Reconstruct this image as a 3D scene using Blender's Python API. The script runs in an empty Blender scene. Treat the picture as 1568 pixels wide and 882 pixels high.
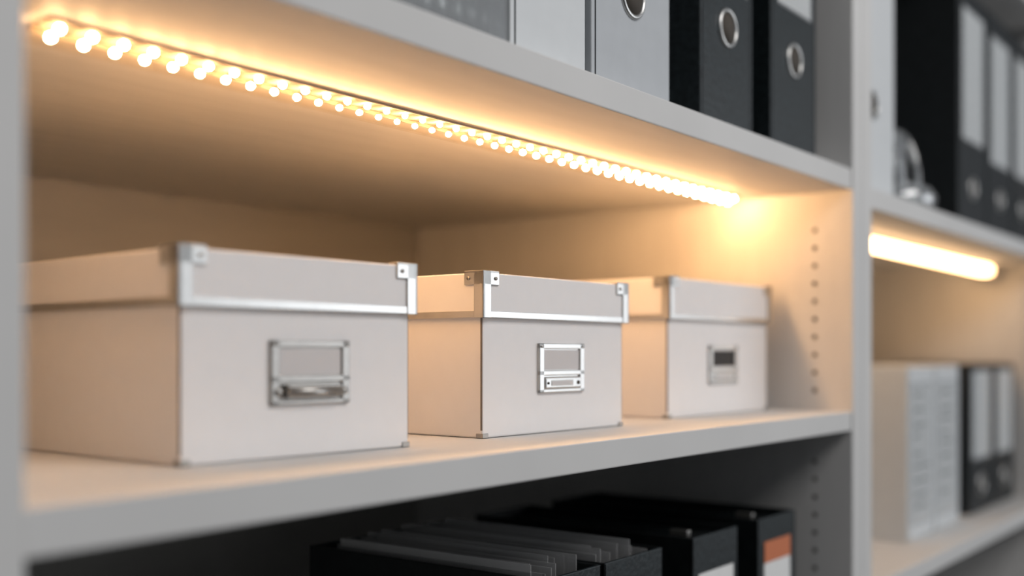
import bpy, bmesh, math, random
from mathutils import Vector, Matrix
random.seed(3)
ZC = 1.30   # camera height above floor; measured heights below are relative to it

# ---------------------------------------------------------------- materials
def mat(name, col, rough=0.5, metal=0.0, noise=0.0, nscale=40.0, bump=0.0, bscale=200.0,
        spec=0.5, stretch=(1,1,1), trans=0.0):
    m = bpy.data.materials.new(name); m.use_nodes = True
    nt = m.node_tree; b = nt.nodes['Principled BSDF']
    b.inputs['Base Color'].default_value = (*col, 1)
    b.inputs['Roughness'].default_value = rough
    b.inputs['Metallic'].default_value = metal
    b.inputs['Specular IOR Level'].default_value = spec
    if trans: b.inputs['Transmission Weight'].default_value = trans
    tc = nt.nodes.new('ShaderNodeTexCoord'); mp = nt.nodes.new('ShaderNodeMapping')
    mp.inputs['Scale'].default_value = stretch
    nt.links.new(tc.outputs['Object'], mp.inputs['Vector'])
    if noise > 0:
        n = nt.nodes.new('ShaderNodeTexNoise'); n.inputs['Scale'].default_value = nscale
        n.inputs['Detail'].default_value = 4
        nt.links.new(mp.outputs[0], n.inputs['Vector'])
        r = nt.nodes.new('ShaderNodeValToRGB')
        r.color_ramp.elements[0].position = .3; r.color_ramp.elements[1].position = .7
        r.color_ramp.elements[0].color = (*[c*(1-noise) for c in col], 1)
        r.color_ramp.elements[1].color = (*[min(1, c*(1+noise)) for c in col], 1)
        nt.links.new(n.outputs['Fac'], r.inputs['Fac'])
        nt.links.new(r.outputs['Color'], b.inputs['Base Color'])
    if bump > 0:
        n2 = nt.nodes.new('ShaderNodeTexNoise'); n2.inputs['Scale'].default_value = bscale
        nt.links.new(mp.outputs[0], n2.inputs['Vector'])
        bp = nt.nodes.new('ShaderNodeBump'); bp.inputs['Strength'].default_value = bump
        bp.inputs['Distance'].default_value = .001
        nt.links.new(n2.outputs['Fac'], bp.inputs['Height'])
        nt.links.new(bp.outputs['Normal'], b.inputs['Normal'])
    return m

def emis(name, col, s):
    m = bpy.data.materials.new(name); m.use_nodes = True
    nt = m.node_tree; nt.nodes.clear()
    e = nt.nodes.new('ShaderNodeEmission'); o = nt.nodes.new('ShaderNodeOutputMaterial')
    e.inputs[0].default_value = (*col, 1); e.inputs[1].default_value = s
    nt.links.new(e.outputs[0], o.inputs[0]); return m

def clear(name, tint=(1, 1, 1), gloss=.15, diff=.05, rough=.08):
    m = bpy.data.materials.new(name); m.use_nodes = True
    nt = m.node_tree; nt.nodes.clear()
    t = nt.nodes.new('ShaderNodeBsdfTransparent'); t.inputs[0].default_value = (*tint, 1)
    g = nt.nodes.new('ShaderNodeBsdfGlossy'); g.inputs['Roughness'].default_value = rough
    d = nt.nodes.new('ShaderNodeBsdfDiffuse'); d.inputs[0].default_value = (.85, .85, .85, 1)
    m1 = nt.nodes.new('ShaderNodeMixShader'); m2 = nt.nodes.new('ShaderNodeMixShader')
    m1.inputs[0].default_value = gloss; m2.inputs[0].default_value = diff
    o = nt.nodes.new('ShaderNodeOutputMaterial')
    nt.links.new(t.outputs[0], m1.inputs[1]); nt.links.new(g.outputs[0], m1.inputs[2])
    nt.links.new(m1.outputs[0], m2.inputs[1]); nt.links.new(d.outputs[0], m2.inputs[2])
    nt.links.new(m2.outputs[0], o.inputs[0]); return m

M = {}
M['lam'] = mat('laminate_warm_white', (.60, .595, .585), .6, noise=.03, nscale=6, bump=.03, bscale=60, stretch=(1, 8, 1), spec=.2)
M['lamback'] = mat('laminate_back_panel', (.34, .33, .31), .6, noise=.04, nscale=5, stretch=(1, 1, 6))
M['hole'] = mat('hole_shade_dark', (.05, .04, .03), .8)  # flat near-black standing in for the shade inside unmodelled holes
M['peg'] = mat('peg_hole_inner', (.20, .18, .16), .8)
M['box'] = mat('box_paper', (.80, .775, .765), .62, noise=.01, nscale=60, bump=.03, bscale=500, spec=.3)
M['seam'] = mat('box_seam_dark', (.16, .13, .11), .6)  # dark seam line down the box corners
M['chrome'] = mat('chrome_metal', (.56, .555, .54), .34, 1.0, noise=.03, nscale=60)
M['steel'] = mat('brushed_steel', (.38, .365, .345), .38, 1.0, noise=.08, nscale=80, stretch=(1, 1, 8))
M['card'] = mat('label_card', (.60, .57, .56), .7, noise=.02)
M['carddark'] = mat('label_window_dark', (.012, .010, .009), .4, spec=.2)
M['blk'] = mat('binder_black_board', (.007, .009, .010), .45, noise=.3, nscale=60, bump=.35, bscale=260, spec=.3)
M['blk2'] = mat('binder_charcoal_marbled', (.010, .015, .017), .45, noise=.5, nscale=120, bump=.6, bscale=160, spec=.32)
M['gry'] = mat('binder_light_grey', (.42, .44, .46), .5, noise=.03, bump=.1, bscale=300)
M['wht'] = mat('binder_white', (.60, .62, .63), .5, noise=.02, bump=.1, bscale=300)
M['paper'] = mat('paper_white', (.75, .75, .74), .8, noise=.04, nscale=200, stretch=(1, 1, .1))
M['ink'] = mat('label_ink', (.12, .12, .13), .7)
M['org'] = mat('label_orange', (.55, .16, .06), .6)
M['alu'] = mat('strip_channel', (.11, .095, .08), .9, .0, spec=.0)
M['edge'] = mat('strip_edge', (.45, .40, .35), .8, .0, spec=.1)
M['clear'] = clear('clear_plastic_cover', (.96, .94, .91), 0.0, .002, .25)
M['acr'] = clear('clear_acrylic', (.95, .97, .98), .25, .12)
M['sleeve'] = clear('plastic_sleeve', (.8, .8, .8), .35, .22)
M['led'] = emis('led_warm_emitter', (1, .58, .27), 290)
M['ledbar'] = emis('led_bar_diffuser', (1, .60, .29), 12)
M['floor'] = mat('floor_carpet_grey', (.10, .10, .10), .9, noise=.2, nscale=60, bump=.4)
M['wall'] = mat('wall_paint', (.5, .5, .5), .8, noise=.02, bump=.05)

# ---------------------------------------------------------------- builder
class B:
    def __init__(s): s.bm = bmesh.new(); s.mats = []
    def mi(s, k):
        if k not in s.mats: s.mats.append(k)
        return s.mats.index(k)
    def _merge(s, t, k, smooth=False):
        i = s.mi(k)
        for f in t.faces: f.material_index = i; f.smooth = smooth
        me = bpy.data.meshes.new('t'); t.to_mesh(me); t.free()
        s.bm.from_mesh(me); bpy.data.meshes.remove(me)
    def box(s, x0, x1, y0, y1, z0, z1, k, bev=0.0, seg=2):
        t = bmesh.new(); bmesh.ops.create_cube(t, size=1)
        for v in t.verts:
            v.co = Vector(((x0+x1)/2+v.co.x*(x1-x0), (y0+y1)/2+v.co.y*(y1-y0), (z0+z1)/2+v.co.z*(z1-z0)))
        if bev: bmesh.ops.bevel(t, geom=t.edges[:], offset=bev, segments=seg, affect='EDGES', profile=.5)
        s._merge(t, k)
    def cyl(s, c, r, h, axis, k, n=24, r2=None, smooth=True):
        t = bmesh.new()
        bmesh.ops.create_cone(t, cap_ends=True, segments=n, radius1=r, radius2=r if r2 is None else r2, depth=h)
        R = {'z': Matrix(), 'y': Matrix.Rotation(math.pi/2, 4, 'X'), 'x': Matrix.Rotation(math.pi/2, 4, 'Y')}[axis]
        bmesh.ops.transform(t, matrix=Matrix.Translation(c) @ R, verts=t.verts)
        s._merge(t, k, smooth)
        
    def sph(s, c, r, k, sc=(1, 1, 1), u=8, v=6):
        t = bmesh.new(); bmesh.ops.create_uvsphere(t, u_segments=u, v_segments=v, radius=r)
        for w in t.verts: w.co = Vector(c)+Vector((w.co.x*sc[0], w.co.y*sc[1], w.co.z*sc[2]))
        s._merge(t, k, True)
    def torus(s, c, R, r, axis, k, n=32, m=8, arc=2*math.pi, sc=(1, 1)):
        t = bmesh.new(); rings = []
        full = arc > 6.28
        cnt = n if full else n+1
        for i in range(cnt):
            a = arc*i/n; ring = []
            for j in range(m):
                b = 2*math.pi*j/m
                u = (R+r*math.cos(b))*math.cos(a)*sc[0]; w = (R+r*math.cos(b))*math.sin(a)*sc[1]; d = r*math.sin(b)
                p = {'y': (u, d, w), 'z': (u, w, d), 'x': (d, u, w)}[axis]
                ring.append(t.verts.new(Vector(c)+Vector(p)))
            rings.append(ring)
        for i in range(n):
            a, b2 = rings[i], rings[(i+1) % cnt]
            for j in range(m): t.faces.new((a[j], a[(j+1) % m], b2[(j+1) % m], b2[j]))
        bmesh.ops.recalc_face_normals(t, faces=t.faces)
        s._merge(t, k, True)
    def lathe(s, c, prof, k, n=32):
        t = bmesh.new(); rings = []
        for r, z in prof:
            rings.append([t.verts.new((c[0]+r*math.cos(2*math.pi*i/n), c[1]+r*math.sin(2*math.pi*i/n), c[2]+z)) for i in range(n)])
        for a, b2 in zip(rings, rings[1:]):
            for i in range(n): t.faces.new((a[i], a[(i+1) % n], b2[(i+1) % n], b2[i]))
        s._merge(t, k, True)
    def obj(s, name, loc=(0, 0, 0), rz=0.0, parent=None):
        me = bpy.data.meshes.new(name); s.bm.to_mesh(me); s.bm.free()
        for k in s.mats: me.materials.append(M[k])
        o = bpy.data.objects.new(name, me); bpy.context.scene.collection.objects.link(o)
        o.location = loc; o.rotation_euler = (0, 0, rz)
        if parent: o.parent = parent
        return o

def empty(name):
    o = bpy.data.objects.new(name, None); bpy.context.scene.collection.objects.link(o); return o

# ---------------------------------------------------------------- shelving
YF, YB = .57, 1.409
def shelving(name, xl, xr, shelves, holes=None, ends=(.04, .04), zmax=2.2):
    root = empty(name)
    for nm, a, b in (('side_panel_left', xl-ends[0], xl), ('side_panel_right', xr, xr+ends[1])):
        bb = B(); bb.box(a, b, YF, YB+.012, 0, 2.35, 'lam', .0012)
        o = bb.obj(nm, parent=root)
        if holes and nm in holes:
            cb = B(); side = -1 if nm == 'side_panel_right' else 1
            face = a if side == -1 else b
            for yy in (.627,):
                z = .80
                while z < zmax:
                    skip = any(s0-.03 < z < s1+.006 for s0, s1 in shelves)
                    if not skip: cb.cyl((face, yy, z), .0038, .016, 'x', 'hole', 16)
                    z += .0262
            cut = cb.obj('cutter')
            cut.data.materials.clear(); cut.data.materials.append(M['peg'])
            o.data.materials.append(M['peg'])
            md = o.modifiers.new('holes', 'BOOLEAN'); md.object = cut; md.operation = 'DIFFERENCE'; md.solver = 'EXACT'
            bpy.context.view_layer.objects.active = o
            bpy.ops.object.modifier_apply(modifier='holes')
            bpy.data.objects.remove(cut)
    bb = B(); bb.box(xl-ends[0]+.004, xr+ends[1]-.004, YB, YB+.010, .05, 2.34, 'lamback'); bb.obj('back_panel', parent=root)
    for i, (s0, s1) in enumerate(shelves):
        bb = B(); bb.box(xl+.0005, xr-.0005, YF+.002, YB-.0005, s0, s1, 'lam', .0014)
        bb.obj('shelf_%d' % (i+1), parent=root)
    return root

XL, XR = .321, 1.576
ZL = ZC-.0839          # lower shelf top
ZU = ZC+.2365          # upper shelf underside
ZUT = ZU+.030
ZB = ZC-.54
shelving('shelving_unit', XL, XR, [(.04, .08), (.38, .41), (ZB-.028, ZB), (ZL-.028, ZL), (ZU, ZUT), (2.08, 2.11), (2.32, 2.35)],
         holes=('side_panel_right', 'side_panel_left'), ends=(.04, .039), zmax=ZU-.02)
X2L, X2R = 1.656, 2.93
ZRT = ZC+.250
ZRB = ZC-.35
shelving('shelving_unit', X2L, X2R, [(.04, .08), (.55, .58), (ZRB-.03, ZRB), (ZRT-.032, ZRT), (2.09, 2.12), (2.32, 2.35)],
         holes=('side_panel_right',), ends=(.0395, .04), zmax=ZRT-.05)

# ---------------------------------------------------------------- storage boxes
def storage_box(cx, yf, w, d, h, lidh, rz, win='card', pull='roll', f='steel'):
    b = B(); ov = .004
    hw = w/2-ov; y0, y1 = ov, d-ov
    b.box(-hw, hw, y0, y1, .0005, h-.012, 'box', .0018)
    # seams + feet on vertical corners of the body
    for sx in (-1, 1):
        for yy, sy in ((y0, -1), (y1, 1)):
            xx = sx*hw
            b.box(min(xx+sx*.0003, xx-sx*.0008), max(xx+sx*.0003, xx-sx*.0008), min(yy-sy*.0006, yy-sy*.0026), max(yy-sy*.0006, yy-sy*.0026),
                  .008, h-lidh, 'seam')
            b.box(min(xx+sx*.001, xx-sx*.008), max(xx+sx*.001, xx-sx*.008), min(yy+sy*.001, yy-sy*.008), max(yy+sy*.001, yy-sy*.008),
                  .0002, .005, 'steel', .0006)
    # lid
    W = w/2; zl = h-lidh
    b.box(-W, W, 0, d, zl, h, 'box', .0015)
    t = .0012; rh = .0056
    # rim strip
    b.box(-W-t, W+t, -t, .002, zl-.001, zl+rh, 'chrome', .0004)
    b.box(-W-t, W+t, d-.002, d+t, zl-.001, zl+rh, 'chrome', .0004)
    b.box(-W-t, -W+.002, -t, d+t, zl-.001, zl+rh, 'chrome', .0004)
    b.box(W-.002, W+t, -t, d+t, zl-.001, zl+rh, 'chrome', .0004)
    # corner brackets
    T = .0019
    for sx in (-1, 1):
        for yy, sy in ((0, -1), (d, 1)):
            def bx(ax, ay, z0, z1, k='chrome'):   # ax: extent inward in x, ay: extent inward in y
                xa, xb = sx*(W+T), sx*(W-ax)
                ya, yb = yy+sy*T, yy-sy*ay
                b.box(min(xa, xb), max(xa, xb), min(ya, yb), max(ya, yb), z0, z1, k, .0006)
            bx(.0105, .0015, zl-.0015, h+T)          # vertical leaf, front/back face
            bx(.0015, .0105, zl-.0015, h+T)          # vertical leaf, side face
            bx(.023, .0015, h-.012, h+T)            # top tabs
            bx(.0015, .023, h-.012, h+T)
            bx(.023, .010, h-.0005, h+T+.0003); bx(.010, .023, h-.0005, h+T+.0003)
            b.cyl((sx*(W-.0170), yy+sy*(T+.0003), h-.0055), .0018, .0014, 'y', 'steel', 14)
            b.cyl((sx*(W+T+.0003), yy-sy*.0170, h-.0055), .0018, .0014, 'x', 'steel', 14)
    # label holder on body front
    lz1, lz0, lw = .0945, .0425, .041
    yo = y0
    lc = .004
    b.box(lc-lw, lc+lw, yo-.0012, yo+.001, lz0, lz1, f, .0008)       # back plate
    b.box(lc-lw+.009, lc+lw-.009, yo-.0018, yo, lz0+.024, lz1-.007, win)
    b.box(lc-lw, lc-lw+.0085, yo-.0034, yo, lz0+.0, lz1, f, .0009)
    b.box(lc+lw-.0085, lc+lw, yo-.0034, yo, lz0+.0, lz1, f, .0009)
    b.box(lc-lw, lc+lw, yo-.0034, yo, lz1-.006, lz1, f, .0009)
    b.box(lc-lw, lc+lw, yo-.0034, yo, lz0+.018, lz0+.0235, f, .0009)
    b.box(lc-lw, lc+lw, yo-.0034, yo, lz0, lz0+.004, f, .0009)
    if pull == 'roll':
        b.cyl((lc, yo-.0062, lz0+.0100), .0050, .056, 'x', f, 20)
        b.box(lc-.028, lc+.028, yo-.0085, yo, lz0+.012, lz0+.0165, f, .001)
    else:
        b.box(lc-.033, lc+.033, yo-.0050, yo, lz0+.0035, lz0+.0165, f, .0022, 3)
        b.box(lc-.022, lc+.016, yo-.0056, yo, lz0+.0080, lz0+.0120, 'card', .0004)
        b.box(lc-.023, lc+.017, yo-.0053, yo, lz0+.0070, lz0+.0130, 'steel', .0004)
        b.cyl((lc+.0265, yo-.0052, lz0+.0100), .0022, .0012, 'y', 'hole', 14)
        b.cyl((lc-.028, yo-.0052, lz0+.0100), .0014, .0012, 'y', 'hole', 14)
    for sx in (-1, 1):
        if pull == 'roll': b.cyl((lc+sx*.0335, yo-.0042, lz0+.0105), .0032, .003, 'y', 'chrome', 16)
        b.cyl((lc+sx*.037, yo-.0038, lz1-.0035), .0014, .0016, 'y', 'chrome', 12)
    return b.obj('storage_box', (cx, yf, ZL), rz)

def sb(xa, ya, w, d, h, lh, deg, *a):
    r = math.radians(deg)
    cx = xa+math.cos(r)*(w/2-.004); cy = ya+math.sin(r)*(w/2-.004)
    return storage_box(cx, cy-.004, w, d, h, lh, r, *a)
sb(.5046, .684, .242, .33, .162, .042, -3.0)
sb(.852, .677, .259, .33, .163, .043, -1.5, 'card', 'flat', 'chrome')
sb(1.251, .692, .292, .33, .181, .052, -1.5, 'carddark', 'flat', 'chrome')

# ---------------------------------------------------------------- binders
def binder(x0, x1, yf, z0, k, ring=None, label=None, h=.318, d=.285, ink=False):
    w = x1-x0; b = B(); t = .003
    b.box(0, w, 0, t, 0, h, k, .0014)
    b.box(0, t, .001, d, 0, h, k, .0012); b.box(w-t, w, .001, d, 0, h, k, .0012)
    b.box(t+.004, w-t-.004, .03, d-.012, .003, h-.018, 'paper')
    b.box(.006, .008, -.0004, .001, .004, h-.004, 'blk' if k != 'blk' else 'blk2')
    if k in ('blk', 'blk2'): b.box(w-.008, w-.006, -.0004, .001, .004, h-.004, 'blk' if k != 'blk' else 'blk2')
    b.box(-.0004, .012, -.0006, .004, 0, .003, 'chrome')
    b.box(w-.012, w+.0004, -.0006, .004, 0, .003, 'chrome')
    if ring is not None:
        b.torus((w/2, -.0004, ring), .0215, .0028, 'y', 'chrome')
        b.cyl((w/2, -.0002, ring), .0195, .0016, 'y', 'hole', 32)  # black disc paints the shade inside the finger hole
    if label:
        b.box(w*.14, w*.86, -.0010, .001, label[0], label[1], 'paper', .0003)
        b.box(w*.12, w*.88, -.0016, -.0009, label[0]-.004, label[1]+.004, 'acr')
        if ink:
            z = label[1]-.02
            while z > label[0]+.01:
                b.box(w*.22, w*(.45+.35*random.random()), -.0013, -.0005, z, z+.004, 'ink'); z -= .018+.02*random.random()
    return b.obj('ring_binder', (x0, yf, z0))

e = .0003
binder(.795, .918, .600, ZUT+e, 'wht', .115)
binder(.929, 1.088, .600, ZUT+e, 'gry', .108)
binder(1.161, 1.303, .600, ZUT+e, 'blk2', .127, (.178, .29))
binder(1.358, 1.512, .600, ZUT+e, 'blk2', .130, (.198, .29))
# right unit, above
binder(1.70, 1.912, .620, ZRT+e, 'wht', .156, h=.42)
binder(2.27, 2.480, .610, ZRT+e, 'blk', .085, (.18, .44), h=.48)
binder(2.49, 2.700, .610, ZRT+e, 'blk', .085, (.16, .43), h=.48)
binder(2.71, 2.900, .610, ZRT+e, 'blk', .085, (.16, .43), h=.48)
# right unit, below
binder(2.08, 2.245, .650, ZRB+e, 'wht', None, (.03, .29), ink=True, h=.325)
binder(2.25, 2.42, .650, ZRB+e, 'wht', None, (.03, .29), ink=True, h=.325)
binder(2.50, 2.70, .650, ZRB+e, 'blk', .06, (.12, .31), h=.325)
binder(2.71, 2.90, .650, ZRB+e, 'blk', .06, (.12, .31), h=.325)

# ---------------------------------------------------------------- open box files (lower compartment)
def box_file(x0, x1, z0, kind):
    w = x1-x0; h = .32; d = .33; t = .004; b = B()
    b.box(0, w, 0, t, 0, h, 'blk2', .0012); b.box(0, w, d-t, d, 0, h, 'blk', .0012)
    b.box(0, t, 0, d, 0, h, 'blk', .0012); b.box(w-t, w, 0, d, 0, h, 'blk', .0012)
    b.box(0, w, 0, d, 0, t, 'blk', .001)
    if kind == 'sleeves':
        n = 9
        for i in range(n):
            xx = .012+(w-.024)*i/(n-1)
            b.box(xx-.0006, xx+.0006, .012+.03*random.random(), d-.02-.02*random.random(), .006, h-.002+.014*random.random(), 'sleeve')
            b.box(xx+.001, xx+.003, .016, d-.03, .006, h-.022, 'blk')
    else:
        b.box(t, w-t, t, d-t, h-.022, h-.010, 'blk', .001)
        b.box(w*.2, w*.28, .02, .045, h-.012, h+.004, 'steel', .001)
        for i in range(4):
            b.box(t+.004+i*(w-.02)/4, t+.010+i*(w-.02)/4, .05, d-.02, h-.012, h-.006, 'blk2', .001)
        if kind == 'orange':
            b.box(w*.16, w*.84, -.0008, .001, h-.10, h-.035, 'paper')
            b.box(w*.16, w*.84, -.0012, 0, h-.060, h-.032, 'org')
        else:
            b.box(w*.12, w*.88, -.0008, .001, h-.13, h-.045, 'paper')
            for i in range(4): b.box(w*.2, w*.7, -.0011, 0, h-.115+.016*i, h-.112+.016*i, 'ink')
    return b.obj('box_file', (x0, .62, z0))
box_file(.877, .979, ZB+e, 'sleeves')
box_file(.985, 1.109, ZB+e, 'sleeves')
box_file(1.18, 1.303, ZB+e, 'plain')
box_file(1.362, 1.487, ZB+e, 'orange')

# ---------------------------------------------------------------- acrylic tray on the upper shelf
b = B()
b.box(0, .19, 0, .25, 0, .004, 'acr', .001)
b.box(0, .19, 0, .004, .004, .06, 'acr', .001); b.box(0, .19, .246, .25, .004, .06, 'acr', .001)
b.box(0, .004, .004, .246, .004, .06, 'acr', .001); b.box(.186, .19, .004, .246, .004, .06, 'acr', .001)
for i in range(1, 9): b.box(i*.021-.001, i*.021+.001, .004, .246, .004, .052, 'acr')
for i in range(1, 8): b.cyl((i*.021+.008, .05, .035), .006, .06, 'z', 'chrome', 12)
b.obj('acrylic_desk_tray', (.590, .592, ZUT+e))

# glass lantern-like jar on the right unit
b = B()
b.lathe((0, 0, 0), [(.0, .0), (.055, .0), (.068, .012), (.070, .03), (.060, .046), (.045, .052), (.043, .050), (.057, .044), (.066, .03), (.064, .014), (.05, .005), (0, .004)], 'acr')
b.torus((0, 0, .050), .044, .004, 'z', 'acr')
b.torus((0, 0, .052), .040, .006, 'y', 'acr', arc=math.pi, sc=(1, 2.3))
b.torus((0, 0, .052), .026, .005, 'y', 'acr', arc=math.pi, sc=(1, 2.2))
b.torus((0, 0, .052), .040, .005, 'x', 'acr', arc=math.pi, sc=(1, 2.3))
b.cyl((0, 0, .02), .042, .024, 'z', 'paper', 28)
b.obj('glass_candle_lantern', (2.03, .655, ZRT+e))

# ---------------------------------------------------------------- LED strips
x0, x1, yc = .428, XR-.034, .742
root = empty('led_light_strip')
b = B()
b.box(x0, x1, yc-.0120, yc+.0125, ZU-.0012, ZU-.0002, 'alu')
b.box(x0, x1, yc+.0125, yc+.0137, ZU-.0052, ZU-.0002, 'alu', .0003)  # back lip, height set to shade the ceiling behind the strip
b.obj('channel', parent=root)
b = B()
b.box(x0, x1, yc-.0145, yc-.0135, ZU-.0024, ZU-.0002, 'edge')
b.obj('edge_trim', parent=root)
b = B()
b.box(x0-.001, x1, yc-.0126, yc-.0116, ZU-.0125, ZU-.0015, 'clear')
b.box(x0-.001, x1, yc+.0106, yc+.0116, ZU-.0125, ZU-.0015, 'clear')
b.box(x0-.001, x1, yc-.0126, yc+.0126, ZU-.0140, ZU-.0132, 'clear')
b.box(x0-.006, x0-.001, yc-.014, yc+.014, ZU-.014, ZU-.0005, 'clear', .0012)
b.obj('cover', parent=root)
b = B()
n = 43
for i in range(n):
    xx = x0+.012+(x1-x0-.02)*i/(n-1)
    b.sph((xx+.0008, yc-.0050, ZU-.0042), .0028, 'led', (1.1, 1.1, .95))
    b.sph((xx-.0008, yc+.0040, ZU-.0090), .0028, 'led', (1.1, 1.1, .95))
b.obj('emitters', parent=root)

root = empty('led_light_strip')
zr = ZRT-.032
b = B(); b.box(1.68, 2.905, .688, .732, zr-.004, zr-.0002, 'edge', .0006); b.obj('channel', parent=root)
b = B(); b.box(1.70, 2.885, .692, .728, zr-.026, zr-.0042, 'ledbar', .009, 4); b.obj('diffuser', parent=root)
b = B(); b.box(2.885, 2.90, .690, .730, zr-.027, zr-.0042, 'edge', .004); b.box(1.685, 1.70, .690, .730, zr-.027, zr-.0042, 'edge', .004); b.obj('end_caps', parent=root)

# ---------------------------------------------------------------- room
b = B(); b.box(-4, 7, -5, 1.52, -.05, 0, 'floor'); b.obj('floor')
b = B(); b.box(-4, 7, 1.44, 1.52, 0, 3.0, 'wall'); b.obj('wall_back')

w = bpy.data.worlds.new('room_ambient'); bpy.context.scene.world = w; w.use_nodes = True
w.node_tree.nodes['Background'].inputs[0].default_value = (.84, .91, 1.0, 1)
w.node_tree.nodes['Background'].inputs[1].default_value = .15

def area(name, loc, tgt, sx, sy, p, col):
    l = bpy.data.lights.new(name, 'AREA'); l.shape = 'RECTANGLE'; l.size = sx; l.size_y = sy; l.energy = p; l.color = col
    o = bpy.data.objects.new(name, l); bpy.context.scene.collection.objects.link(o)
    o.location = loc; o.rotation_euler = (Vector(tgt)-Vector(loc)).to_track_quat('-Z', 'Y').to_euler(); return o
area('overhead_fill_light', (1.0, -1.2, 3.0), (1.1, .6, 1.2), 2.0, 1.0, 36, (1, .97, .95))  # added fill from above to lift the front faces; no known lamp
area('front_fill_light', (4.2, -2.8, 1.7), (1.2, .6, 1.2), 2.6, 2.2, 55, (.93, .96, 1.0))  # added cool fill for fronts and chrome reflections; no known window

# ---------------------------------------------------------------- camera
cd = bpy.data.cameras.new('camera'); cam = bpy.data.objects.new('camera', cd)
bpy.context.scene.collection.objects.link(cam); bpy.context.scene.camera = cam
cam.location = (0, 0, ZC)
cam.rotation_euler = (math.radians(90), 0, math.radians(-53.05))
cd.sensor_width = 36; cd.lens = 39.03; cd.shift_y = 100/1568
cd.clip_start = .02
cd.dof.use_dof = True; cd.dof.focus_distance = 1.10; cd.dof.aperture_fstop = 1.6
bpy.context.scene.view_settings.view_transform = 'Standard'
bpy.context.scene.view_settings.exposure = 0.0
